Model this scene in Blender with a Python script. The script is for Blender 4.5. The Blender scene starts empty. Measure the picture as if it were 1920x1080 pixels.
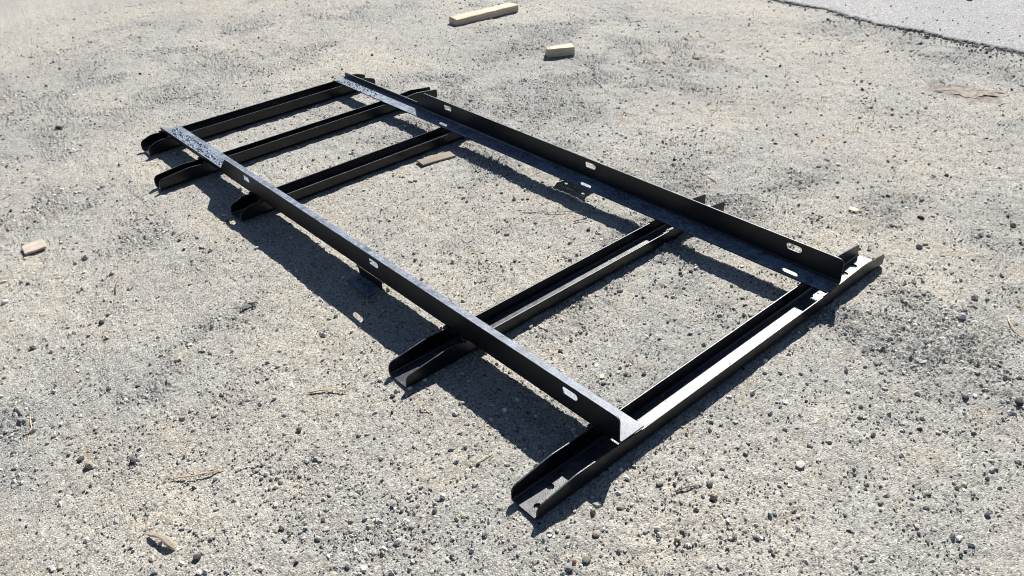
import bpy, bmesh, math, random
import numpy as np
from mathutils import Vector, Matrix
C = bpy.context.scene
COL = C.collection
random.seed(7); RNG = np.random.default_rng(11)

# ------------------------------------------------------------------ camera
F_, CX, CY, CZ, YAW, PIT, ROL = 1540.76, -1.1031, -.9555, 1.4741, .8766, .5822, -.0544
cd = bpy.data.cameras.new('camera'); cam = bpy.data.objects.new('camera', cd); COL.objects.link(cam)
cd.sensor_width = 36; cd.lens = F_ / 1920 * 36; cd.clip_start = .05; cd.clip_end = 400
fw = Vector((math.cos(YAW)*math.cos(PIT), math.sin(YAW)*math.cos(PIT), -math.sin(PIT)))
rt = Vector((math.sin(YAW), -math.cos(YAW), 0)); up = rt.cross(fw)
cr, sr = math.cos(ROL), math.sin(ROL)
rt, up = cr*rt + sr*up, -sr*rt + cr*up
M = Matrix((rt, up, -fw)).transposed().to_4x4(); M.translation = (CX, CY, CZ)
cam.matrix_world = M; C.camera = cam
C.render.resolution_x, C.render.resolution_y = 1024, 576

# ------------------------------------------------------------------ sky, sun, exposure
SUN = Vector((.993, .514, 1)).normalized()
w = bpy.data.worlds.new('World'); C.world = w; w.use_nodes = True
sk = w.node_tree.nodes.new('ShaderNodeTexSky'); sk.sky_type = 'NISHITA'; sk.sun_disc = False
sk.sun_elevation = math.asin(SUN.z); sk.sun_rotation = math.atan2(SUN.x, SUN.y)
sk.air_density = .75; sk.dust_density = .3; sk.ozone_density = 1.0
bg = w.node_tree.nodes['Background']; bg.inputs['Strength'].default_value = .05
w.node_tree.links.new(sk.outputs[0], bg.inputs[0])
sl = bpy.data.lights.new('sun', 'SUN'); so = bpy.data.objects.new('sun', sl); COL.objects.link(so)
sl.energy = 5.0; sl.angle = math.radians(.53); sl.color = (1, .965, .915)
so.rotation_euler = (-SUN).to_track_quat('-Z', 'Y').to_euler(); so.location = (6, 3, 6)
C.view_settings.view_transform = 'Standard'; C.view_settings.look = 'None'
C.view_settings.gamma = 1; C.view_settings.exposure = .85
C.cycles.pixel_filter_type = 'BLACKMAN_HARRIS'; C.cycles.filter_width = 1.05

# ------------------------------------------------------------------ helpers
def put(name, me, parent=None, mat=None):
    o = bpy.data.objects.new(name, me); COL.objects.link(o)
    if mat is not None and not me.materials: me.materials.append(mat)
    if parent: o.parent = parent
    return o
def tag(o, label, cat, group=None, kind=None):
    if label: o['label'] = label
    if cat: o['category'] = cat
    if group: o['group'] = group
    if kind: o['kind'] = kind
    return o
def mesh_np(name, V, Fc, smooth=False):
    """V (n,3), Fc (m,k) equal-sized faces, built fast."""
    V = np.asarray(V, np.float32); Fc = np.asarray(Fc, np.int32); k = Fc.shape[1]
    me = bpy.data.meshes.new(name)
    me.vertices.add(len(V)); me.vertices.foreach_set('co', V.ravel())
    me.loops.add(Fc.size); me.loops.foreach_set('vertex_index', Fc.ravel())
    me.polygons.add(len(Fc)); me.polygons.foreach_set('loop_start', np.arange(0, Fc.size, k, dtype=np.int32))
    me.polygons.foreach_set('use_smooth', np.full(len(Fc), smooth))
    me.update(calc_edges=True); return me

# ---- value noise / cell noise on world position (numpy)
_P = np.random.default_rng(3).random((256, 256)).astype(np.float64)
def vn(x, y, s, seed=0):
    x = x*s + seed*17.3; y = y*s + seed*9.7
    xi = np.floor(x).astype(np.int64); yi = np.floor(y).astype(np.int64)
    fx = x-xi; fy = y-yi; fx = fx*fx*(3-2*fx); fy = fy*fy*(3-2*fy)
    g = lambda a, b: _P[(a + seed*31) & 255, (b + seed*57) & 255]
    return (g(xi, yi)*(1-fx)+g(xi+1, yi)*fx)*(1-fy)+(g(xi, yi+1)*(1-fx)+g(xi+1, yi+1)*fx)*fy - .5
def fbm(x, y, s, o=4, seed=0):
    r = 0; a = 1
    for i in range(o): r = r + a*vn(x, y, s*2.03**i, seed+i); a *= .5
    return r
def domes(x, y, cell, seed, keep=1., rmin=.35, rmax=.62):
    """pebble-like domes in the unit interval, one per kept cell"""
    X = x/cell; Y = y/cell; xi = np.floor(X).astype(np.int64); yi = np.floor(Y).astype(np.int64)
    best = np.zeros_like(X)
    for dx in (-1, 0, 1):
        for dy in (-1, 0, 1):
            a = (xi+dx+seed*13) & 255; b = (yi+dy+seed*29) & 255
            px = xi+dx+_P[a, b]; py = yi+dy+_P[b, (a+77) & 255]
            r = rmin+(rmax-rmin)*_P[(a+91) & 255, (b+5) & 255]
            on = _P[(a+33) & 255, (b+140) & 255] < keep
            d = ((X-px)**2+(Y-py)**2)/(r*r)
            h = np.sqrt(np.clip(1-d, 0, 1))*r*on
            best = np.maximum(best, h)
    return best
SAND = [(-.10, -.24, .42, .22), (.30, .95, .32, .30), (-.35, 1.0, .22, .45), (-.25, .32, .22, .16), (.45, 1.35, .25, .4), (-.80, 2.1, .25, .3), (.05, .45, .3, .2), (1.1, 3.2, .5, .5), (2.2, .3, .5, .35)]
def sand(x, y):
    m = np.clip(.42 + 1.5*fbm(x, y, 1.9, 4, 21), 0, 1)
    for a, b, sx, sy in SAND:
        m = np.maximum(m, np.exp(-(((x-a)/sx)**2+((y-b)/sy)**2)))
    return np.clip(m, 0, 1)
L = 2.8468
def clumps(x, y):
    a = np.clip(.30+1.9*fbm(x, y, 5.5, 4, 40), 0, 1); b = np.clip(.55+1.9*fbm(x, y, 1.7, 2, 47), .12, 1.15)
    right = np.exp(-(((x-1.35)/.65)**2+((y+.25)/.6)**2)); left = np.exp(-(((x+.75)/.45)**2+((y-.9)/.7)**2))
    b = np.maximum(b, .85*np.maximum(right, left))
    return a*b*(1.15-.75*sand(x, y))
def low(x, y):
    h = -.0045 + .009*fbm(x, y, .9, 3, 5) + .0045*fbm(x, y, 5.5, 3, 9)
    # loosened tread-like ridges in the dust in the near foreground
    m = np.exp(-(((x+.14)/.30)**2+((y+.22)/.18)**2))
    h = h + m*.006*np.clip(np.abs(np.sin((x*.9+y*1.1)*38+3*vn(x, y, 9, 3))) - .55, 0, 1)*(vn(x, y, 14, 6) > -.12)
    # outside the area under the steel it may rise freely, under it stays just below zero
    inside = ((x > -.3) & (x < 1.3) & (y > -.02) & (y < L+.02))
    return np.where(inside, np.clip(h, -.006, -.0008), h)

# ------------------------------------------------------------------ materials
def mat(name):
    m = bpy.data.materials.new(name); m.use_nodes = True
    nt = m.node_tree; return m, nt, nt.nodes['Principled BSDF']
def N(nt, t, **kw):
    n = nt.nodes.new(t)
    for k, v in kw.items(): 
        if k in n.inputs: n.inputs[k].default_value = v
        else: setattr(n, k, v)
    return n
def ramp(nt, src, stops):
    r = nt.nodes.new('ShaderNodeValToRGB'); e = r.color_ramp.elements
    while len(e) < len(stops): e.new(.5)
    for i, (p, c) in enumerate(stops):
        e[i].position = p; e[i].color = (*c, 1) if len(c) == 3 else c
    nt.links.new(src, r.inputs[0]); return r.outputs[0]
def mixc(nt, f, a, b, mode='MIX'):
    m = nt.nodes.new('ShaderNodeMix'); m.data_type = 'RGBA'; m.blend_type = mode
    for s, v in ((m.inputs[0], f), (m.inputs[6], a), (m.inputs[7], b)):
        if hasattr(v, 'is_linked') or hasattr(v, 'links'): nt.links.new(v, s)
        else: s.default_value = v if not isinstance(v, tuple) else (*v, 1)
    return m.outputs[2]
def pos(nt): return nt.nodes.new('ShaderNodeNewGeometry').outputs['Position']
def noise(nt, sc, det=3, rough=.55, vec=None):
    n = N(nt, 'ShaderNodeTexNoise', Scale=sc, Detail=det, Roughness=rough)
    nt.links.new(vec or pos(nt), n.inputs['Vector']); return n.outputs['Fac']
def voro(nt, sc, out='Color', vec=None, feat='F1'):
    n = N(nt, 'ShaderNodeTexVoronoi', Scale=sc); n.feature = feat
    nt.links.new(vec or pos(nt), n.inputs['Vector']); return n.outputs[out]
def bump(nt, p, h, dist, strength=1):
    b = N(nt, 'ShaderNodeBump', Strength=strength, Distance=dist)
    nt.links.new(h, b.inputs['Height'])
    nt.links.new(b.outputs[0], p.inputs['Normal']); return b
def sepx(nt, c):
    s = nt.nodes.new('ShaderNodeSeparateColor'); nt.links.new(c, s.inputs[0]); return s.outputs[0]
def madd(nt, a, b, op='ADD'):
    m = nt.nodes.new('ShaderNodeMath'); m.operation = op
    for s, v in ((m.inputs[0], a), (m.inputs[1], b)):
        if isinstance(v, (int, float)): s.default_value = v
        else: nt.links.new(v, s)
    return m.outputs[0]

def ground_mat():
    m, nt, p = mat('gravel_dirt')
    at = nt.nodes.new('ShaderNodeAttribute'); at.attribute_name = 'dust'
    base = ramp(nt, at.outputs['Fac'], [(0, (.318, .316, .302)), (.45, (.342, .337, .314)), (1, (.366, .350, .314))])
    ac = nt.nodes.new('ShaderNodeAttribute'); ac.attribute_name = 'clump'
    base = mixc(nt, 1., base, ramp(nt, ac.outputs['Fac'], [(.05, (1.06, 1.05, 1.03)), (.6, (.88, .885, .89))]), 'MULTIPLY')  # darker tint in clumps paints in the micro shadows among the gravel
    grain = ramp(nt, sepx(nt, voro(nt, 210)), [(0, (.35, .35, .36)), (.10, (.6, .6, .6)), (.4, (1, 1, 1)), (.85, (1.25, 1.24, 1.22)), (1, (1.7, 1.68, 1.62))])
    base = mixc(nt, .85, base, grain, 'MULTIPLY')
    fine = ramp(nt, noise(nt, 420, 2, .7), [(.3, (.6, .6, .61)), (.55, (1.05, 1.05, 1.05)), (.75, (1.45, 1.43, 1.4))])
    base = mixc(nt, .7, base, fine, 'MULTIPLY')
    big = ramp(nt, noise(nt, 1.3, 4, .6), [(.3, (.87, .872, .875)), (.5, (.98, .978, .97)), (.7, (1.10, 1.09, 1.07))])
    base = mixc(nt, .9, base, big, 'MULTIPLY')
    rust = ramp(nt, noise(nt, 7, 4, .6), [(.54, (1, 1, 1)), (.74, (1.03, .94, .84))])
    base = mixc(nt, .8, base, rust, 'MULTIPLY')
    for sc, th, sel in ((48, .15, .25), (95, .17, .3), (27, .09, .22)):  # dark specks in the colour, standing in for small stone shadows
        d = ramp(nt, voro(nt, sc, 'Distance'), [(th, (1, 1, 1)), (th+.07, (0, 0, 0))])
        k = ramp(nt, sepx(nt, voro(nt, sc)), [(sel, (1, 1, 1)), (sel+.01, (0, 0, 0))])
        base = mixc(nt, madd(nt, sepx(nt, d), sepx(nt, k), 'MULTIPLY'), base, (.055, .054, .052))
    # damp brown stain below the asphalt edge
    mp = nt.nodes.new('ShaderNodeMapping'); mp.inputs['Location'].default_value = (-2.97, -.50, 0); mp.vector_type = 'POINT'; nt.links.new(pos(nt), mp.inputs[0])
    m2 = nt.nodes.new('ShaderNodeMapping'); m2.inputs['Rotation'].default_value = (0, 0, .75); m2.inputs['Scale'].default_value = (7.5, 4.6, 1); nt.links.new(mp.outputs[0], m2.inputs[0])
    ln = nt.nodes.new('ShaderNodeVectorMath'); ln.operation = 'LENGTH'; nt.links.new(m2.outputs[0], ln.inputs[0])
    dd = madd(nt, ln.outputs['Value'], madd(nt, noise(nt, 16, 5, .7), 1.6, 'MULTIPLY'))
    base = mixc(nt, ramp(nt, dd, [(.0, (0, 0, 0)), (1, (0, 0, 0))]) if 0 else sepx(nt, ramp(nt, madd(nt, dd, .5, 'MULTIPLY'), [(.62, (.75, .75, .75)), (.86, (0, 0, 0))])), base, (.15, .115, .09))
    nt.links.new(base, p.inputs['Base Color'])
    p.inputs['Roughness'].default_value = .92; p.inputs['Specular IOR Level'].default_value = .25
    h = madd(nt, madd(nt, voro(nt, 210, 'Distance'), -.7, 'MULTIPLY'), noise(nt, 330, 4, .7))
    bump(nt, p, h, .0034, 1); return m
def stone_mat():
    m, nt, p = mat('gravel_stone')
    at = nt.nodes.new('ShaderNodeAttribute'); at.attribute_name = 'tint'
    c = mixc(nt, .7, at.outputs['Color'], ramp(nt, noise(nt, 160, 4, .7), [(.3, (.7, .7, .7)), (.7, (1.3, 1.28, 1.25))]), 'MULTIPLY')
    nt.links.new(c, p.inputs['Base Color']); p.inputs['Roughness'].default_value = .85
    p.inputs['Specular IOR Level'].default_value = .3
    bump(nt, p, noise(nt, 300, 4, .7), .002, .8); return m
def rock_mat(name, col):
    m, nt, p = mat(name)
    c = mixc(nt, .8, col, ramp(nt, noise(nt, 120, 5, .7), [(.25, (.55, .55, .56)), (.75, (1.4, 1.36, 1.3))]), 'MULTIPLY')
    nt.links.new(c, p.inputs['Base Color']); p.inputs['Roughness'].default_value = .85
    bump(nt, p, noise(nt, 220, 4, .7), .0025, .9); return m
def asphalt_mat():
    m, nt, p = mat('worn_asphalt')
    c = ramp(nt, sepx(nt, voro(nt, 170)), [(0, (.10, .10, .102)), (.4, (.165, .165, .167)), (.8, (.215, .215, .218)), (1, (.40, .40, .40))])
    c = mixc(nt, .8, c, ramp(nt, noise(nt, 2.2, 4, .6), [(.3, (.85, .86, .88)), (.7, (1.15, 1.13, 1.1))]), 'MULTIPLY')
    nt.links.new(c, p.inputs['Base Color']); p.inputs['Roughness'].default_value = .7
    h = madd(nt, madd(nt, voro(nt, 150, 'Distance'), -1, 'MULTIPLY'), noise(nt, 300, 3, .6))
    bump(nt, p, h, .003, 1); return m
def paint_mat(name='black_paint', amt=.42, dc=(.27, .29, .33), r0=.23, r1=.34):
    m, nt, p = mat(name)
    g = nt.nodes.new('ShaderNodeNewGeometry')
    sp = nt.nodes.new('ShaderNodeSeparateXYZ'); nt.links.new(g.outputs['Normal'], sp.inputs[0])
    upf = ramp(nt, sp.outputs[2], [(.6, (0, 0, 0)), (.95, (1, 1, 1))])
    dn = ramp(nt, noise(nt, 26, 6, .7), [(.38, (.25, .25, .25)), (.7, (.8, .8, .8))])
    spk = ramp(nt, sepx(nt, voro(nt, 420)), [(.82, (0, 0, 0)), (.97, (.7, .7, .7))])
    dust = mixc(nt, 1., dn, spk, 'ADD')  # dust film on upward faces; also carries the painted sky reflection
    mot = ramp(nt, noise(nt, 75, 5, .75), [(.34, (.55, .55, .55)), (.64, (1.05, 1.05, 1.05))])
    dust = mixc(nt, 1., dust, mot, 'MULTIPLY')
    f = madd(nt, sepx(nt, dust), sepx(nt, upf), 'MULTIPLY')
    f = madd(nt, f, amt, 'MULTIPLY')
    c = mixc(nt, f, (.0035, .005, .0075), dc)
    nt.links.new(c, p.inputs['Base Color'])
    r = ramp(nt, noise(nt, 14, 5, .65), [(.3, (r0, r0, r0)), (.7, (r1, r1, r1))])
    r = madd(nt, sepx(nt, r), madd(nt, f, .25, 'MULTIPLY'))
    nt.links.new(r, p.inputs['Roughness']); p.inputs['IOR'].default_value = 1.43; p.inputs['Specular IOR Level'].default_value = .5
    h = madd(nt, noise(nt, 360, 4, .7), madd(nt, noise(nt, 45, 3, .5), .5, 'MULTIPLY'))
    bump(nt, p, h, .0012, .42); return m
def wood_mat(name, a, b, axis=0):
    m, nt, p = mat(name)
    tc = nt.nodes.new('ShaderNodeTexCoord'); mp = nt.nodes.new('ShaderNodeMapping')
    s = [1., 1., 1.]; s[axis] = .07; mp.inputs['Scale'].default_value = s
    nt.links.new(tc.outputs['Object'], mp.inputs[0])
    n = noise(nt, 75, 6, .7, mp.outputs[0])
    nt.links.new(ramp(nt, n, [(.3, a), (.7, b)]), p.inputs['Base Color'])
    p.inputs['Roughness'].default_value = .8; bump(nt, p, n, .0015, .8); return m
def plain(name, col, rough=.7, var=.5, sc=90):
    m, nt, p = mat(name)
    d = tuple(1-var*.6 for _ in range(3)); u = tuple(1+var*.5 for _ in range(3))
    n = noise(nt, sc, 4, .65)
    nt.links.new(mixc(nt, 1., col, ramp(nt, n, [(.3, d), (.7, u)]), 'MULTIPLY'), p.inputs['Base Color'])
    p.inputs['Roughness'].default_value = rough; bump(nt, p, n, .001, .6); return m
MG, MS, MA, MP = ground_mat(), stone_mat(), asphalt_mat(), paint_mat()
MR = paint_mat('black_paint_dust_sheen', 1.05, (.34, .40, .50), .30, .44)  # blue-grey on upward faces is dust plus sky reflection painted into the colour

# ------------------------------------------------------------------ ground: one sheet, ring grid, finest where the yard is seen from
th = [0.]
def dens(t):   # angular step
    d = abs((t-YAW+math.pi) % (2*math.pi)-math.pi)
    return .00082 if d < .66 else .00082+(d-.66)*.035
t = YAW-math.pi; T = []
while t < YAW+math.pi-1e-4: T.append(t); t += dens(t)
T = np.array(T)
R = [.02, .2, .5, .8, .95]; r = 1.02
while r < 6.9: R.append(r); r *= 1.0030+max(0, r-3)*.0004
while r < 120: R.append(r); r *= 1.12
R = np.array(R)
TT, RR = np.meshgrid(T, R)
GX = CX+RR*np.cos(TT); GY = CY+RR*np.sin(TT)
S = sand(GX, GY); Cm = 1-S
fade = np.clip((9-RR)/3, 0, 1)
H = low(GX, GY)
fade = fade*(1-.9*np.exp(-(((GX+.114)/.05)**2+((GY-1.0)/.06)**2)))
patch = clumps(GX, GY)
H += fade*(.0034*domes(GX, GY, .0075, 1, .45)*(.25+.9*patch) + .0120*domes(GX, GY, .0105, 7, .55, .3, .6)*np.clip(patch*1.5-.25, 0, 1)
           + .0150*domes(GX, GY, .019, 2, .30)*np.clip(patch*1.6-.35, 0, 1) + .0020*domes(GX+.5*GY, GY, .0050, 4, .6)
           + .0052*fbm(GX, GY, 24, 3, 33) + .0012*fbm(GX, GY, 110, 2, 36)
           - .0030*np.exp(-(fbm(GX+.02*fbm(GX, GY, 20, 2, 71), GY, 6, 3, 70)/.012)**2)*S)
nr, na = GX.shape
V = np.stack([GX, GY, H], -1).reshape(-1, 3)
i = np.arange(nr-1)[:, None]*na; j = np.arange(na)[None, :]; j2 = (j+1) % na
Q = np.stack([i+j, i+na+j, i+na+j2, i+j2], -1).reshape(-1, 4)[:, ::-1]
gm = mesh_np('ground', V, Q, True)
# centre cap
gm2 = gm
a = gm.attributes.new('dust', 'FLOAT', 'POINT'); a.data.foreach_set('value', S.ravel().astype(np.float32))
a = gm.attributes.new('clump', 'FLOAT', 'POINT'); a.data.foreach_set('value', patch.ravel().astype(np.float32))
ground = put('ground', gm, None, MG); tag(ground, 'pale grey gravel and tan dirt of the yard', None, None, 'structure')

# ------------------------------------------------------------------ loose stones (stuff)
ICO = []
bm = bmesh.new(); bmesh.ops.create_icosphere(bm, subdivisions=1, radius=1)
IV = np.array([v.co[:] for v in bm.verts]); IF = np.array([[v.index for v in f.verts] for f in bm.faces]); bm.free()
OV = np.array([(1, 0, 0), (0, 1, 0), (-1, 0, 0), (0, -1, 0), (0, 0, 1), (0, 0, -1)], float)
OF = np.array([(0, 1, 4), (1, 2, 4), (2, 3, 4), (3, 0, 4), (1, 0, 5), (2, 1, 5), (3, 2, 5), (0, 3, 5)])
RECT = [(-.29, 1.29, -.01, .10), (-.23, 1.24, .585, .69), (-.11, 1.15, 1.835, 1.94), (-.23, 1.25, 2.345, 2.42), (-.12, 1.13, 2.74, 2.86)]
def scatter(n, s0, s1, pw, base, faces, seed, clump):
    rg = np.random.default_rng(seed); X = []; Y = []; tot = 0
    while tot < n:
        k = n*3
        rr = 1.0+(6.9-1.0)*rg.random(k)**1.25; tt = YAW+rg.uniform(-.72, .72, k)
        x = CX+rr*np.cos(tt); y = CY+rr*np.sin(tt)
        pr = .07+clump*clumps(x, y)**1.5
        ok = rg.random(k) < pr
        ok &= x < 3.70
        ok &= ((x+.114)/.05)**2+((y-1.0)/.06)**2 > 1
        for a_, b_, c_, d_ in RECT: ok &= ~((x > a_) & (x < b_) & (y > c_) & (y < d_))
        X.append(x[ok]); Y.append(y[ok]); tot += ok.sum()
    x = np.concatenate(X)[:n]; y = np.concatenate(Y)[:n]
    s = s0+(s1-s0)*rg.random(n)**pw
    nv = len(base)
    v = base[None]*(1+rg.uniform(-.28, .28, (n, nv, 1)))+rg.uniform(-.14, .14, (n, nv, 3))
    v = v*np.stack([np.ones(n), rg.uniform(.6, 1, n), rg.uniform(.5, 1.0, n)], -1)[:, None]
    ax = rg.uniform(-.5, .5, n); ca, sa = np.cos(ax)[:, None], np.sin(ax)[:, None]
    v[..., 1], v[..., 2] = v[..., 1]*ca-v[..., 2]*sa, v[..., 1]*sa+v[..., 2]*ca
    az = rg.uniform(0, 6.283, n); ca, sa = np.cos(az)[:, None], np.sin(az)[:, None]
    v[..., 0], v[..., 1] = v[..., 0]*ca-v[..., 1]*sa, v[..., 0]*sa+v[..., 1]*ca
    v = v*s[:, None, None]
    z = low(x, y)+s*rg.uniform(-.25, .32, n)+.0012
    v += np.stack([x, y, z], -1)[:, None]
    f = (faces[None]+(np.arange(n)*nv)[:, None, None]).reshape(-1, 3)
    g = rg.choice([0, 1, 2, 3], n, p=[.66, .17, .12, .05])
    pal = np.array([(.37, .365, .345), (.40, .37, .31), (.62, .60, .56), (.09, .088, .084)])
    c = pal[g]*rg.uniform(.75, 1.3, (n, 1)); c = np.repeat(np.concatenate([c, np.ones((n, 1))], 1), nv, 0)
    return v.reshape(-1, 3), f, c
def stuff(name, label, cat, parts):
    Vs, Fs, Cs, o = [], [], [], 0
    for v, f, c in parts: Vs.append(v); Fs.append(f+o); Cs.append(c); o += len(v)
    me = mesh_np(name, np.concatenate(Vs), np.concatenate(Fs))
    at = me.attributes.new('tint', 'FLOAT_COLOR', 'POINT'); at.data.foreach_set('color', np.concatenate(Cs).astype(np.float32).ravel())
    return tag(put(name, me, None, MS), label, cat, None, 'stuff')
stuff('fine_gravel', 'loose crushed grit scattered thickly over the whole yard', 'gravel',
      [scatter(70000, .0016, .0042, 2.0, OV, OF, 1, .9)])
stuff('coarse_gravel', 'larger angular grey stones sprinkled over the yard', 'gravel',
      [scatter(17000, .0034, .0085, 2.6, IV, IF, 2, 1.1), scatter(560, .0075, .0115, 2.2, IV, IF, 3, .9)])

# ------------------------------------------------------------------ asphalt apron, top right, a step above the gravel
def asphalt():
    ys = np.concatenate([np.linspace(-60, -1.2, 30), np.arange(-1.1, 4.5, .006), np.linspace(4.6, 90, 30)])
    edge = np.interp(ys, [-60, .5, .85, 1.08, 1.36, 1.7, 2.1, 3, 90], [3.6, 3.725, 3.715, 3.75, 3.745, 3.83, 3.83, 3.95, 4.3])
    edge = edge+.022*fbm(ys, ys*0, 9, 3, 60)+.022*fbm(ys, ys*0, 60, 3, 61)
    us = np.array([-.020, -.012, -.004, .0, .006, .014, .025, .04, .06, .09, .13, .18, .25, .4, .7, 1.2, 2, 5, 20, 100.])
    zz = np.array([-.03, -.012, -.001, .004, .008, .010, .0105, .011, .011] + [.012]*11)
    X = edge[:, None]+us[None]; Y = np.repeat(ys[:, None], len(us), 1)
    X[:, :6] += .006*fbm(X[:, :6], Y[:, :6], 90, 2, 62); Z = zz[None]+.0016*fbm(X, Y, 30, 3, 63)+.003*fbm(X, Y, 1.5, 2, 64)
    n, m_ = X.shape
    V = np.stack([X, Y, Z], -1).reshape(-1, 3); i = np.arange(n-1)[:, None]*m_; j = np.arange(m_-1)[None]
    Q = np.stack([i+j, i+j+1, i+m_+j+1, i+m_+j], -1).reshape(-1, 4)
    o = put('asphalt', mesh_np('asphalt', V, Q, True), None, MA); tag(o, 'worn light grey asphalt with a broken edge above the gravel', None, None, 'structure')
asphalt()
def crumbs():
    rg = np.random.default_rng(44); n = 650
    v, f, c = scatter(n, .003, .011, 2.4, IV, IF, 45, 1.)
    vv = v.reshape(n, -1, 3); cen = vv.mean(1, keepdims=True); y = rg.uniform(.2, 3.2, n)
    x = np.interp(y, [-60, .5, .85, 1.08, 1.36, 1.7, 2.1, 3, 90], [3.6, 3.725, 3.715, 3.75, 3.745, 3.83, 3.83, 3.95, 4.3])+.01-np.abs(rg.normal(0, .05, n))
    vv = vv-cen+np.stack([x, y, np.full(n, .002)], -1)[:, None]
    c[:, :3] = (.26, .255, .25)*rg.uniform(.5, 1.4, (len(c)//12, 1)).repeat(12, 0); return vv.reshape(-1, 3), f, c
stuff('asphalt_crumbs', 'dark crumbs broken off along the asphalt edge', 'rubble', [crumbs()])

# ------------------------------------------------------------------ steel frame
h, vleg, stub, hl, t_ = .0559, .0847, .0269, .0787, .0045
def curve_plate(outline, holes, thick, mtx):
    """2-D outline with holes, filled, given thickness and a fine rounded edge; local z is the thickness."""
    cu = bpy.data.curves.new('tmp', 'CURVE'); cu.dimensions = '2D'; cu.fill_mode = 'BOTH'
    b = .0007; cu.extrude = thick/2-b; cu.bevel_depth = b; cu.bevel_resolution = 1; cu.offset = -b
    for pts in [outline]+holes:
        s = cu.splines.new('POLY'); s.points.add(len(pts)-1); s.use_cyclic_u = True
        for p, q in zip(s.points, pts): p.co = (q[0], q[1], 0, 1)
    ob = bpy.data.objects.new('tmp', cu); COL.objects.link(ob)
    dg = bpy.context.evaluated_depsgraph_get(); me = bpy.data.meshes.new_from_object(ob.evaluated_get(dg))
    bpy.data.objects.remove(ob); bpy.data.curves.remove(cu)
    me.transform(mtx); return me
def arc(cx, cy, r, a0, a1, n=6):
    return [(cx+r*math.cos(math.radians(a0+(a1-a0)*k/n)), cy+r*math.sin(math.radians(a0+(a1-a0)*k/n))) for k in range(n+1)]
def slot(cx, cy, ln, wd): 
    r = wd/2; a = ln/2-r
    return arc(cx+a, cy, r, -90, 90, 8)+arc(cx-a, cy, r, 90, 270, 8)
def fold(p0, p1, cen, d0, d1, ro, ri):
    """quarter tube from p0 to p1 along an axis; cen = centre offset; d0,d1 unit directions"""
    me = bpy.data.meshes.new('f'); bm = bmesh.new(); n = 5; rows = []
    for p in (p0, p1):
        ring = []
        for rr in (ro, ri):
            for k in range(n+1):
                a = math.pi/2*k/n
                ring.append(bm.verts.new(Vector(p)+Vector(cen)+rr*(math.cos(a)*Vector(d0)+math.sin(a)*Vector(d1))))
        rows.append(ring)
    m_ = n+1
    for k in range(n):
        for o in (0, m_): bm.faces.new([rows[0][o+k], rows[0][o+k+1], rows[1][o+k+1], rows[1][o+k]]).smooth = True
        for q in (0, 1): bm.faces.new([rows[q][k], rows[q][k+1], rows[q][m_+k+1], rows[q][m_+k]])
    bmesh.ops.recalc_face_normals(bm, faces=bm.faces); bm.to_mesh(me); bm.free(); return me
def join(meshes, name):
    bm = bmesh.new()
    for me in meshes: bm.from_mesh(me); bpy.data.meshes.remove(me)
    out = bpy.data.meshes.new(name); bm.to_mesh(out); bm.free(); return out
XZ = lambda y: Matrix(((1, 0, 0, 0), (0, 0, -1, y), (0, 1, 0, 0), (0, 0, 0, 1)))        # (u,v,w)->(u,y-w,v)
YZ = lambda x: Matrix(((0, 0, 1, x), (1, 0, 0, 0), (0, 1, 0, 0), (0, 0, 0, 1)))          # (u,v,w)->(x+w,u,v)
XY = lambda z: Matrix.Translation((0, 0, z))
ro = .0105; ri = ro-t_

frame = bpy.data.objects.new('steel_frame', None); COL.objects.link(frame); frame.empty_display_size = .2
tag(frame, 'black painted steel ladder frame of two long rails over five channels lying on the gravel', 'steel frame')
def crossmember(y0, wd, a, b, ta, tb, ea, eb, holes=(), hz=.050):
    z1 = .0553; zi = hz
    def endp(x, s, taper, e):   # end profile going up at the near (s=1) or far (s=-1) end
        r = .024 if s > 0 else .010; zk = .0600
        k = [(x, ro), (x, e-r*.9)]
        for q in range(1, 5):
            a_ = math.radians(90*q/5); k.append((x+s*r*(1-math.cos(a_)), e-r*.9+r*math.sin(a_)))
        inner = .03 if s > 0 else .968
        return k+[(x+s*(taper-.02), zk-.0025), (x+s*(taper-.006), zk-.0006), (x+s*(taper+.010), zk), (-.004 if s > 0 else 1.004, z1), (inner, z1-.0003), (inner+s*.02, (z1+zi)/2), (inner+s*.04, zi)]
    prof = endp(a, 1, ta, ea)+endp(b, -1, tb, eb)[::-1]
    ms = [curve_plate(prof, [], t_, XZ(y0+t_/2)), curve_plate(prof, [], t_, XZ(y0+wd-t_/2))]
    ol = [(a, y0+ro), (b, y0+ro), (b, y0+wd-ro), (a, y0+wd-ro)]
    ms.append(curve_plate(ol, [arc(hx, hy, hr, 0, 345, 23) for hx, hy, hr in holes], t_, XY(t_/2)))
    ms.append(fold((a, y0, 0), (b, y0, 0), (0, ro, ro), (0, -1, 0), (0, 0, -1), ro, ri))
    ms.append(fold((a, y0+wd, 0), (b, y0+wd, 0), (0, -ro, ro), (0, 1, 0), (0, 0, -1), ro, ri))
    return put('crossmember', join(ms, 'crossmember'), frame, MP)
CM = [(-.001, .0912, -.2711, 1.2737, .130, .14, .044, .044, [(-.241, .030, .0095), (-.178, .054, .0095), (-.125, .068, .005), (1.200, .060, .0115), (1.138, .056, .0115), (1.232, .03, .004)]),
      (.5885, .0895, -.2142, 1.2214, .135, .12, .044, .044, [], .0468),
      (1.8435, .091, -.0964, 1.13, .070, .07, .044, .042, [], .047),
      (2.3529, .0603, -.2114, 1.2276, .13, .12, .047, .045, [], .053),
      (L-.0995, .0995, -.1051, 1.1133, .068, .07, .045, .042, [], .054)]
for c in CM: crossmember(*c)
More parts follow.
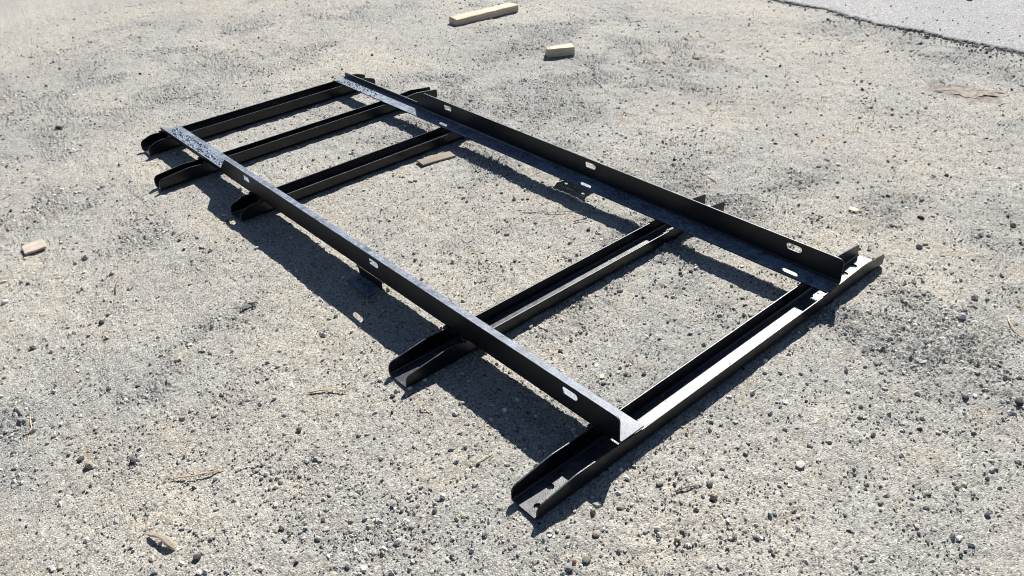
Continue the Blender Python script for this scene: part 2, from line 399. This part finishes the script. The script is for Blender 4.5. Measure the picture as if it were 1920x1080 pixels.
def rail(side):
    zb = h; z0 = zb+ro; zt = h+vleg; zs = h+stub; yn1, yn2 = 2.136, 2.197
    hl = .0915 if side < 0 else .0787
    if side < 0: xo = t_/2; sx = 1; X0 = 0
    else: xo = 1-t_/2; sx = -1; X0 = 1
    r = .016
    prof = [(0, z0), (0, zt-r)]+arc(r, zt-r, r, 180, 90, 6)+[(yn1-.006, zt), (yn1+.002, zt-.003), (yn2-.003, zs+.003), (yn2+.004, zs), (L-.008, zs), (L, zs-.008), (L, z0)]
    vs = [slot(y, .1148, .056, .021) for y in (.168, 1.0566, 1.9543)]
    ms = [curve_plate(prof, vs, t_, YZ(xo))]
    xa, xb = sorted((X0+sx*ro, X0+sx*hl))
    ms.append(curve_plate([(xa, 0), (xb, 0), (xb, L), (xa, L)], [], t_, XY(zb+t_/2)))
    ms.append(fold((X0, 0, zb), (X0, L, zb), (sx*ro, 0, ro), (-sx, 0, 0), (0, 0, -1), ro, ri))
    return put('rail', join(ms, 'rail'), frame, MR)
railA = rail(-1); railB = rail(1)
railA['label'] = 'near long angle rail with its upright leg cut low at the far left end'
railB['label'] = 'far long angle rail with its upright leg cut low at the far left end'
# brackets hanging below each rail: an upright web and a flat foot with two holes turned outwards
def bracket(x0, sx, y0, y1):
    zf = .0235; d = .052; f = .016
    xs = lambda u: x0-sx*u
    foot = [(xs(-.002), y0), (xs(d-.004), y0), (xs(d), y0+.004), (xs(d), y1-.004), (xs(d-.004), y1), (xs(-.002), y1)]
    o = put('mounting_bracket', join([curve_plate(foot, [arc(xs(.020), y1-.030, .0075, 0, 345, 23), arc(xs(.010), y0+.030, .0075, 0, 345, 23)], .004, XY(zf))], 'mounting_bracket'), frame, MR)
    top = h-.0004
    web = [(y0, zf+.002), (y1, zf+.002), (y1, top-f)]+[(y1+f-f*math.cos(math.radians(a)), top-f+f*math.sin(math.radians(a))) for a in range(15, 91, 15)]
    web += [(y0-f+f*math.cos(math.radians(a)), top-f+f*math.sin(math.radians(a))) for a in range(90, 14, -15)]+[(y0, top-f)]
    put('bracket_web', curve_plate(web, [], .004, YZ(x0+sx*.0035)), o, MP); return o
tabA = bracket(0, 1, 1.03, 1.163); tabB = bracket(1, -1, 1.065, 1.23)
tabA['label'] = 'flat bracket foot with two round holes sticking out under the near rail'
# weld beads at the crossings
def bead(x0, y0, x1, y1, z, seed, par, r0=.0036):
    rg = random.Random(seed); n = 9; k = 7; V = []; Fa = []
    d = Vector((x1-x0, y1-y0, 0)); u = d.normalized(); s = Vector((-u.y, u.x, 0))
    for a in range(n+1):
        c = Vector((x0, y0, z))+d*(a/n); rr = r0*(1+rg.uniform(-.25, .3))*(1 if 0 < a < n else .4)
        for q in range(k):
            an = 2*math.pi*q/k; V.append(c+rr*(math.cos(an)*s+math.sin(an)*Vector((0, 0, 1))))
    for a in range(n):
        for q in range(k): Fa.append((a*k+q, a*k+(q+1) % k, (a+1)*k+(q+1) % k, (a+1)*k+q))
    Fa += [tuple(range(k))[::-1], tuple(n*k+q for q in range(k))]
    me = bpy.data.meshes.new('weld_bead'); me.from_pydata(V, [], Fa)
    for p in me.polygons: p.use_smooth = True
    return put('weld_bead', me, par, MP)
for ci, c in enumerate(CM):
    for y in (c[0]+.0022, c[0]+c[1]-.0022):
        if ci == 0 and y < .01: continue
        for dy in (-1, 1):
            yy = y+dy*.0035
            bead(-.006, yy-.002, -.001, yy+.006, h+.001, int(yy*1e4)+3, railA, .0062); bead(1.001, yy, 1.006, yy+.005, h+.001, int(yy*1e4)+5, railB, .006)
            bead(.006, yy, .040, yy, h-.001, int(yy*1e4), railA); bead(.960, yy, .994, yy, h-.001, int(yy*1e4)+1, railB)
# splashes: low beads of liquid lying on the flat legs
def drops(areas, seed, par, name='droplets'):
    rg = np.random.default_rng(seed); Vs = []; Fs = []; o = 0
    bmm = bmesh.new(); bmesh.ops.create_icosphere(bmm, subdivisions=2, radius=1)
    bv = np.array([v.co[:] for v in bmm.verts]); bf = np.array([[v.index for v in f.verts] for f in bmm.faces]); bmm.free()
    for x0, x1, y0, y1, n, z, s0, s1 in areas:
        for _ in range(n):
            s = rg.uniform(s0, s1); e = rg.uniform(.9, 2.2); an = rg.uniform(-.6, .6)
            v = bv*(1+rg.uniform(-.12, .12, (len(bv), 1)))*np.array([s, s*e, s*.55]); ca, sa = math.cos(an), math.sin(an)
            v = np.stack([v[:, 0]*ca-v[:, 1]*sa, v[:, 0]*sa+v[:, 1]*ca, v[:, 2]], 1)
            y = rg.uniform(y0, y1) if n < 40 else y0+(y1-y0)*rg.beta(1.1, 1.1)
            Vs.append(v+np.array([rg.uniform(x0, x1), y, z])); Fs.append(bf+o); o += len(bv)
    ob = put(name, mesh_np(name, np.concatenate(Vs), np.concatenate(Fs), True), par, MD); ob['kind'] = 'stuff'; return ob
MD, nt, p = mat('wet_black'); p.inputs['Base Color'].default_value = (.10, .12, .155, 1); p.inputs['Metallic'].default_value = .35; p.inputs['Roughness'].default_value = .22
bump(nt, p, noise(nt, 260, 3, .6), .001, .5)
zt_ = h+t_
drops([(.016, .070, 2.215, 2.825, 120, zt_, .0028, .0062), (.02, .070, .62, 1.18, 60, zt_, .0025, .0055), (.02, .070, .25, .62, 26, zt_, .0022, .005), (.02, .070, 1.25, 1.6, 12, zt_, .002, .004)], 5, railA)
drops([(.928, .985, 2.47, 2.83, 75, zt_, .0028, .006), (.930, .982, 2.02, 2.12, 14, zt_, .0022, .0045), (.930, .982, 1.74, 1.92, 22, zt_, .0024, .005), (.930, .982, 1.35, 1.6, 45, zt_, .0024, .0052),
       (.928, .984, .50, .92, 95, zt_, .0024, .0056), (.930, .982, .92, 1.25, 14, zt_, .002, .004), (.930, .98, .28, .5, 8, zt_, .002, .004)], 6, railB)
drops([(-.046, -.006, 1.04, 1.155, 34, .0254, .002, .0045)], 8, tabA)

# ------------------------------------------------------------------ wood offcuts
def lump_box(name, L_, W_, H_, mats, seed, jit=.002, cuts=5, bev=.0015, chip=None):
    rg = random.Random(seed); bm = bmesh.new(); bmesh.ops.create_cube(bm, size=1)
    bmesh.ops.scale(bm, vec=(L_, W_, H_), verts=bm.verts)
    bmesh.ops.translate(bm, vec=(0, 0, H_/2), verts=bm.verts)
    if chip:
        for v in bm.verts:
            if v.co.x*chip[0] > 0 and v.co.y*chip[1] > 0 and v.co.z > H_/2: v.co.x -= chip[0]*chip[2]; v.co.z -= chip[3]
    bmesh.ops.subdivide_edges(bm, edges=[e for e in bm.edges if abs(e.verts[0].co.x-e.verts[1].co.x) > L_*.6], cuts=cuts, use_grid_fill=True)
    for v in bm.verts: v.co += Vector((rg.uniform(-jit, jit), rg.uniform(-jit, jit), rg.uniform(-jit, jit)*.6 if v.co.z > H_*.3 else 0))
    bmesh.ops.bevel(bm, geom=list(bm.edges), offset=bev, segments=1, affect='EDGES', clamp_overlap=True)
    me = bpy.data.meshes.new(name); bm.to_mesh(me); bm.free()
    o = put(name, me, None, mats); return o
def lowz(x, y): return float(low(np.array([float(x)]), np.array([float(y)]))[0])
WP = wood_mat('pale_sawn_wood', (.34, .255, .17), (.66, .56, .42)); WR = wood_mat('weathered_wood', (.15, .125, .095), (.26, .215, .16))
def place(o, x, y, ang, tilt=(0, 0), dz=0):
    o.location = (x, y, lowz(x, y)+dz); o.rotation_euler = (tilt[0], tilt[1], ang); return o
pl = lump_box('wood_plank', .487, .088, .045, WP, 1, .0022, 7, .0025, (-1, -1, .006, .008))
place(pl, 2.350, 3.325, -.12, (.0, 0), .002); tag(pl, 'long pale sawn timber offcut lying on the gravel near the top edge', 'wood')
bl = lump_box('wood_block', .158, .082, .048, WP, 2, .0018, 4, .003, (-1, 1, .010, .008))
place(bl, 2.125, 2.385, -.565, (0, 0), .002); tag(bl, 'short thick pale wooden block beyond the far rail', 'wood')
kn = lump_box('split_corner', .030, .040, .006, plain('bark_pink', (.50, .33, .24), .8), 12, .003, 2, .0015); kn.parent = bl; kn.location = (-.066, -.012, .0425)
ch = lump_box('wood_chip', .073, .066, .009, wood_mat('greyed_wood', (.40, .32, .26), (.56, .48, .40)), 3, .0018, 3, .0015)
place(ch, -.742, 2.238, -.08, (.06, -.05), .006); tag(ch, 'small pale rectangular wood offcut left of the frame', 'wood')
bd = lump_box('thin_board', .165, .055, .008, WR, 4, .0016, 4, .0012)
place(bd, .772, 1.760, -.13, (.02, .03), .003); tag(bd, 'thin weathered board scrap between the third and fourth crossmembers', 'wood')

# ------------------------------------------------------------------ twigs, straws
def tube(name, pts, r0, r1, mt, seed, k=6, flat=.55, jit=.25):
    rg = random.Random(seed); P = [Vector(p) for p in pts]; n = len(P); V = []; Fa = []
    for a, p in enumerate(P):
        d = (P[min(a+1, n-1)]-P[max(a-1, 0)]).normalized(); s = d.cross(Vector((0, 0, 1))).normalized(); u = s.cross(d)
        f = a/(n-1); r = (r0+(r1-r0)*f)*(1+rg.uniform(-jit, jit)); 
        if a in (0, n-1): r *= .45
        for q in range(k):
            an = 2*math.pi*q/k+rg.uniform(-.15, .15); V.append(p+r*(math.cos(an)*s+flat*math.sin(an)*u))
    for a in range(n-1):
        for q in range(k): Fa.append((a*k+q, a*k+(q+1) % k, (a+1)*k+(q+1) % k, (a+1)*k+q))
    Fa += [tuple(range(k))[::-1], tuple((n-1)*k+q for q in range(k))]
    me = bpy.data.meshes.new(name); me.from_pydata(V, [], Fa); return put(name, me, None, mt)
STW = wood_mat('straw', (.40, .29, .16), (.62, .48, .29)); TWD = wood_mat('twig_bark', (.05, .04, .03), (.13, .10, .075)); STB = wood_mat('split_wood', (.36, .25, .15), (.55, .40, .25))
def stick(name, a, b, r0, r1, mt, label, cat, bow=.0, seed=0, lift=.004, n=8, flat=.55):
    rg = random.Random(seed+int(a[0]*1000)); A = Vector((*a, 0)); B = Vector((*b, 0)); d = B-A; s = Vector((-d.y, d.x, 0)); pts = []
    for k in range(n):
        f = k/(n-1); p = A+d*f+s*(bow*math.sin(math.pi*f)+rg.uniform(-.012, .012))
        p.z = lowz(p.x, p.y)+r0*flat+lift*(.55+.9*math.sin(math.pi*f)) ; pts.append(p)
    return tag(tube(name, pts, r0, r1, mt, seed, flat=flat), label, cat)
stick('wood_sliver', (-.424, .776), (-.335, .697), .0042, .0022, STB, 'pale pointed wood sliver on fine dirt left of the fourth crossmember end', 'wood sliver', .03, 1, .004)
stick('wood_sliver', (-.833, .723), (-.722, .663), .0034, .0030, STB, 'long tan splinter of wood in the lower left gravel', 'wood sliver', -.06, 2, .005)
stick('bark_strip', (-.942, .590), (-.914, .505), .0058, .0090, wood_mat('grey_bark', (.22, .19, .14), (.36, .31, .24)), 'thick grey brown bark strip raised on stones in the lower left corner', 'bark', .05, 3, .009, 8, .35)
stick('dark_twig', (.70, 1.13), (.964, .823), .0022, .0012, TWD, 'long dark twig crossing the shadow below the far rail', 'twig', .03, 4, .004, 12)
stick('dark_twig', (.785, .938), (.832, .907), .0042, .0028, TWD, 'short stubby dark twig in the sun beside the long dark twig', 'twig', .05, 5, .004)
stick('straw', (-.327, 1.932), (-.221, 1.946), .0016, .001, STW, 'thin pale straw near the third crossmember end', 'straw', .04, 6, .002)
stick('straw', (-.253, .238), (-.202, .236), .0028, .0016, wood_mat('yellow_stem', (.45, .38, .2), (.62, .55, .33)), 'yellow dry stem lying left of the nearest crossmember end', 'straw', .05, 7, .003)
stick('straw', (-.239, .499), (-.222, .459), .002, .0018, STW, 'short curved straw in the sunlit ground between the shadows', 'straw', .15, 8, .003)
stick('dark_twig', (1.652, 1.641), (1.747, 1.66), .0022, .001, TWD, 'short dark curved twig beyond the middle of the far rail', 'twig', .08, 9, .004)
stick('straw', (1.698, 1.538), (1.734, 1.378), .0026, .0012, STB, 'thin brown stalk beyond the far rail', 'straw', .03, 10, .003)
stick('straw', (1.431, .872), (1.399, .75), .003, .0018, STW, 'pale stalk in front of the far end of the fourth crossmember', 'straw', .02, 11, .003)
stick('straw', (1.266, -.395), (1.196, -.469), .0026, .0018, STW, 'pale bent stem at the right edge of the picture', 'straw', -.12, 12, .003)
stick('dark_twig', (1.285, .70), (1.40, .60), .0024, .0012, TWD, 'dark twig by the outer end of the fourth crossmember', 'twig', .03, 13, .003)
stick('straw', (-1.02, 1.25), (-1.07, 1.10), .0014, .001, STW, 'thin upright looking white straw at the left edge', 'straw', .03, 14, .002)
stick('straw', (-.63, 1.70), (-.60, 1.775), .0028, .0014, TWD, 'small dark stalk near the left dark stone', 'straw', .02, 15, .003)
stick('straw', (.02, -.155), (.085, -.19), .0022, .0016, TWD, 'small dark stem on the dirt in the lower right', 'straw', .03, 16, .002)
stick('straw', (2.30, 1.02), (2.38, .97), .0022, .0012, STW, 'white curved stalk in the upper right gravel', 'straw', .25, 17, .003)
for k, (a, b) in enumerate((((-.62, 3.02), (-.48, 2.98)), ((.31, 3.36), (.45, 3.40)), ((.30, 3.40), (.40, 3.42)), ((2.55, 1.75), (2.62, 1.83)))):
    stick('dry_grass_stem', a, b, .002, .001, STW if k != 1 else TWD, ['pale grass stem in the left gravel above the wood chip', 'dark grass stem above the first crossmember', 'pale grass stem beside the dark one above the first crossmember', 'pale stem in the gravel behind the wooden block'][k], 'grass stem', .06, 30+k, .003)

# ------------------------------------------------------------------ crumpled leaf litter
def sheet(name, L_, W_, seed, mt, curl=.01, n=34, m=14, th=.0012, ragged=.22):
    V = []; Fa = []
    for side in (0, 1):
        for a in range(n+1):
            for b in range(m+1):
                u = a/n*2-1; v = b/m*2-1
                rr = 1+2.2*ragged*float(fbm(np.array([u*1.2+seed]), np.array([v*1.2]), 2.6, 3, seed)[0])
                e = math.sqrt(max(0, 1-abs(u)**2.6)); x = u*L_/2*rr; y = v*W_/2*(e*.95+.05)*rr
                z = curl*(abs(float(fbm(np.array([x]), np.array([y]), 26, 4, seed)[0]))*1.6+.5*v*v*curl/.01*.3)
                V.append((x, y, z+(th if side == 0 else 0)))
    w_ = m+1; o = (n+1)*w_
    for a in range(n):
        for b in range(m):
            i0 = a*w_+b; Fa.append((i0, i0+w_, i0+w_+1, i0+1)); Fa.append((o+i0, o+i0+1, o+i0+w_+1, o+i0+w_))
    rim = [b for b in range(m+1)]+[a*w_+m for a in range(1, n+1)]+[n*w_+b for b in range(m-1, -1, -1)]+[a*w_ for a in range(n-1, 0, -1)]
    for k in range(len(rim)):
        p_, q_ = rim[k], rim[(k+1) % len(rim)]; Fa.append((p_, q_, o+q_, o+p_))
    me = bpy.data.meshes.new(name); me.from_pydata(V, [], Fa); bm = bmesh.new(); bm.from_mesh(me); bmesh.ops.recalc_face_normals(bm, faces=bm.faces); bm.to_mesh(me); bm.free()
    return put(name, me, None, mt)
lf = sheet('crumpled_leaf', .21, .11, 9, plain('brown_litter', (.17, .135, .105), .75, .9, 40), .006, ragged=.45)
place(lf, 2.985, .475, -.95, (0, 0), .001); tag(lf, 'large flattened brown crumpled leaf or paper below the asphalt edge', 'litter')
cl = bpy.data.objects.new('dead_plant', None); COL.objects.link(cl); cl.location = (-.345, 1.300, lowz(-.345, 1.30)); tag(cl, 'withered dark plant tuft with a curved stem on the dirt left of the frame', 'dead plant')
MLf = plain('dry_grey_leaf', (.10, .10, .095), .7, .9, 120)
for k, (x, y, z, a, tx, ty, s) in enumerate(((0, 0, .004, .3, .5, .3, 1), (.022, -.006, .006, 1.4, -.6, .4, .8), (.010, .014, .009, 2.4, .7, -.5, .85), (.034, .006, .004, -.4, -.5, -.5, .7), (-.012, .006, .003, 3.6, .4, .6, .7))):
    q = sheet('leaf', .042*s, .018*s, 20+k, MLf, .006, 10, 6, .0006); q.parent = cl; q.location = (x, y, z); q.rotation_euler = (tx, ty, a)
st = tube('stem', [(-.012, .0, .006), (-.024, .006, .007), (-.036, .016, .006), (-.044, .028, .004), (-.047, .040, .002)], .0022, .0009, MLf, 3); st.parent = cl

# ------------------------------------------------------------------ single stones one can pick out
RK = {'dark': rock_mat('dark_stone', (.055, .055, .06)), 'white': rock_mat('white_stone', (.60, .58, .54)), 'grey': rock_mat('grey_stone', (.26, .255, .25)),
      'tan': rock_mat('tan_stone', (.36, .30, .23)), 'red': rock_mat('red_stone', (.42, .20, .17)), 'cream': rock_mat('cream_stone', (.56, .52, .38)), 'green': rock_mat('greenish_stone', (.22, .24, .19))}
def stone(x, y, s, col, label, seed, fl=.7, asp=.75, sub=2, name='stone', rot=None):
    rg = random.Random(seed); bm = bmesh.new(); bmesh.ops.create_icosphere(bm, subdivisions=sub, radius=1)
    pls = [(Vector((rg.gauss(0, 1), rg.gauss(0, 1), rg.gauss(0, 1))).normalized(), rg.uniform(.62, .85)) for _ in range(9)]
    for v in bm.verts:
        for n_, d in pls:
            k = v.co.dot(n_)-d
            if k > 0: v.co -= n_*k
        v.co *= 1+rg.uniform(-.03, .03)
    bmesh.ops.scale(bm, vec=(s*1.2, s*1.2*asp, s*1.2*fl), verts=bm.verts)
    bmesh.ops.rotate(bm, cent=(0, 0, 0), matrix=Matrix.Rotation(rot if rot is not None else rg.uniform(0, 6.28), 3, 'Z'), verts=bm.verts)
    zm = min(v.co.z for v in bm.verts); bmesh.ops.translate(bm, vec=(0, 0, -zm*.72), verts=bm.verts)
    me = bpy.data.meshes.new(name); bm.to_mesh(me); bm.free()
    o = put(name, me, None, RK[col]); o.location = (x, y, lowz(x, y)); tag(o, label, 'stone'); return o
ST = [
 (-.726, 1.551, .0085, 'dark', 'small black pebble in the left gravel below the wood chip', .95, .85),
 (-.297, 3.447, .017, 'dark', 'flat dark stone in the upper left gravel', .55, .6),
 (1.159, -.309, .0105, 'white', 'pale flat topped pebble right of the frame corner', .95, .95),
 (.893, -.575, .013, 'dark', 'black lump at the right edge of the picture', .6, .7),
 (.882, -.590, .006, 'white', 'small white chip on the black lump at the right edge', .5, .6),
 (.820, -.471, .0085, 'grey', 'grey pebble casting a round shadow left of the right edge lump', .9, .9),
 (-.662, 1.923, .007, 'white', 'small white triangular stone below the wood chip', .7, .8),
 (-.591, 1.844, .009, 'tan', 'round pinkish tan pebble between the wood chip and the frame', .6, 1),
 (-.922, 1.921, .0115, 'white', 'white pebble at the left edge of the picture', .6, .7),
 (1.557, .262, .0175, 'cream', 'flat cream coloured chip right of the frame', .25, .8),
 (2.006, 1.370, .0095, 'cream', 'upright cream chip in the gravel beyond the far rail', .9, .45),
 (-.207, .591, .0078, 'white', 'white pebble in shadow at the fourth crossmember tip', .6, .8),
 (-.153, .589, .0072, 'white', 'white pebble in shadow right beside the fourth crossmember', .55, .8),
 (-.117, 1.961, .0078, 'white', 'white pebble in shadow at the third crossmember tip', .5, .6),
 (.214, .257, .0088, 'cream', 'flat round cream disc stone inside the frame near the near rail', .2, 1),
 (-.969, .914, .0105, 'tan', 'pinkish stone in the lower left gravel', .8, .85),
 (-.977, .956, .009, 'dark', 'black stone just above the pinkish stone', .6, .8),
 (-.880, .854, .0085, 'dark', 'black stone right of the pinkish stone', .7, .8),
 (-.885, .450, .009, 'dark', 'dark round stone near the bottom left edge', .7, .9),
 (-.379, .212, .008, 'white', 'angular pale stone left of the nearest crossmember', .8, .8),
 (-.264, -.150, .0092, 'green', 'greenish grey stone on the dirt at the bottom', .8, .9),
 (-.285, -.134, .0055, 'red', 'small salmon pink stone next to the greenish one', .7, .9),
 (-.307, -.138, .009, 'grey', 'dark grey stone left of the salmon pink stone', .6, .9),
 (-.197, -.114, .0085, 'tan', 'tan lump above the greenish stone', .6, .9),
 (-.158, -.067, .008, 'green', 'pale stone at the shadow notch by the nearest crossmember', 1.0, .6),
 (-.079, -.248, .0068, 'tan', 'small pale cube shaped stone at the bottom', .8, .9),
 (.074, -.230, .0082, 'tan', 'pale stone lying on the dirt in the lower right', .8, .9),
 (.100, -.200, .008, 'grey', 'grey round stone above the pale stone in the lower right', .8, .9),
 (-.088, -.198, .006, 'white', 'small white cube shaped stone on the bare dirt', .8, .9),
 (.018, -.115, .0085, 'green', 'brownish stone on the dirt right of the nearest channel', .6, .8),
 (.016, -.330, .007, 'tan', 'small tan stone with a dark side near the bottom edge', 1., .7),
 (1.465, -.029, .011, 'grey', 'rounded grey stone right of the frame corner', .8, .9),
 (1.500, -.035, .010, 'tan', 'tan flat stone beside the rounded grey one', .5, .7),
 (1.834, -.184, .012, 'tan', 'tan stone at the right edge above the bent stem', .6, .7),
 (.97, -.513, .0095, 'grey', 'grey angular stone above the right edge lump', .7, .7),
 (1.007, -.463, .0095, 'tan', 'light stone in the cluster near the right edge', .6, .8),
 (-1.041, 1.16, .010, 'dark', 'dark stone in the lower left near the edge', .5, .7),
 (1.662, .06, .012, 'dark', 'dark angular stone in the right gravel', .6, .7),
 (-.476, 2.622, .009, 'white', 'whitish stone in the left gravel beside the frame', .7, .8),
]
for k, (x, y, s, c_, lab, fl, asp) in enumerate(ST): stone(x, y, s, c_, lab, 100+k, fl, asp)

# blue bottle cap on the asphalt
cp = bpy.data.objects.new('bottle_cap', None); COL.objects.link(cp); cp.location = (4.53, 1.165, .018); cp.rotation_euler = (.25, .1, 0); tag(cp, 'small blue and white bottle cap on the asphalt at the top edge', 'bottle cap')
def cyl(r0, r1, z0, z1, k=24, rib=.0):
    V = []; Fa = []
    for r_, z_ in ((r0, z0), (r1, z1*.75+z0*.25), (r1*.93, z1)):
        for q in range(k):
            a_ = 2*math.pi*q/k; rr = r_*(1+(rib if q % 2 else 0)); V.append((rr*math.cos(a_), rr*math.sin(a_), z_))
    for l in range(2):
        for q in range(k): Fa.append((l*k+q, l*k+(q+1) % k, (l+1)*k+(q+1) % k, (l+1)*k+q))
    Fa += [tuple(range(k))[::-1], tuple(2*k+q for q in range(k))]
    me = bpy.data.meshes.new('cap'); me.from_pydata(V, [], Fa); return me
put('cap_shell', cyl(.017, .016, 0, .014, 24, .05), cp, plain('blue_plastic', (.05, .22, .50), .35, .1))
put('tamper_ring', cyl(.0178, .0178, -.005, -.001, 24), cp, plain('white_plastic', (.7, .72, .74), .35, .1))

# grit blown into the channels
def grit():
    rg = np.random.default_rng(77); n = 420; v, f, c = scatter(n, .0012, .0038, 2.2, OV, OF, 78, 1.); vv = v.reshape(n, -1, 3); vv = vv-vv.mean(1, keepdims=True)
    k = rg.integers(0, 5, n); x = np.array([rg.uniform(CM[q][2]+.01, CM[q][3]-.01) for q in k]); y = np.array([rg.uniform(CM[q][0]+.012, CM[q][0]+CM[q][1]-.012) for q in k])
    return (vv+np.stack([x, y, np.full(n, t_+.0006)], -1)[:, None]).reshape(-1, 3), f, c
stuff('channel_grit', 'pale grit lying inside the black steel channels', 'grit', [grit()])

def spill():
    rg = np.random.default_rng(87); n = 260; v, f, c = scatter(n, .0022, .0065, 2.4, IV, IF, 88, 1.); vv = v.reshape(n, -1, 3); vv = vv-vv.mean(1, keepdims=True)
    x = 3.80+np.abs(rg.normal(0, .45, n)); y = rg.uniform(.1, 3.2, n)
    return (vv+np.stack([x, y, np.full(n, .0145)], -1)[:, None]).reshape(-1, 3), f, c
stuff('spilled_gravel', 'loose bits of gravel strewn over the asphalt', 'gravel', [spill()])
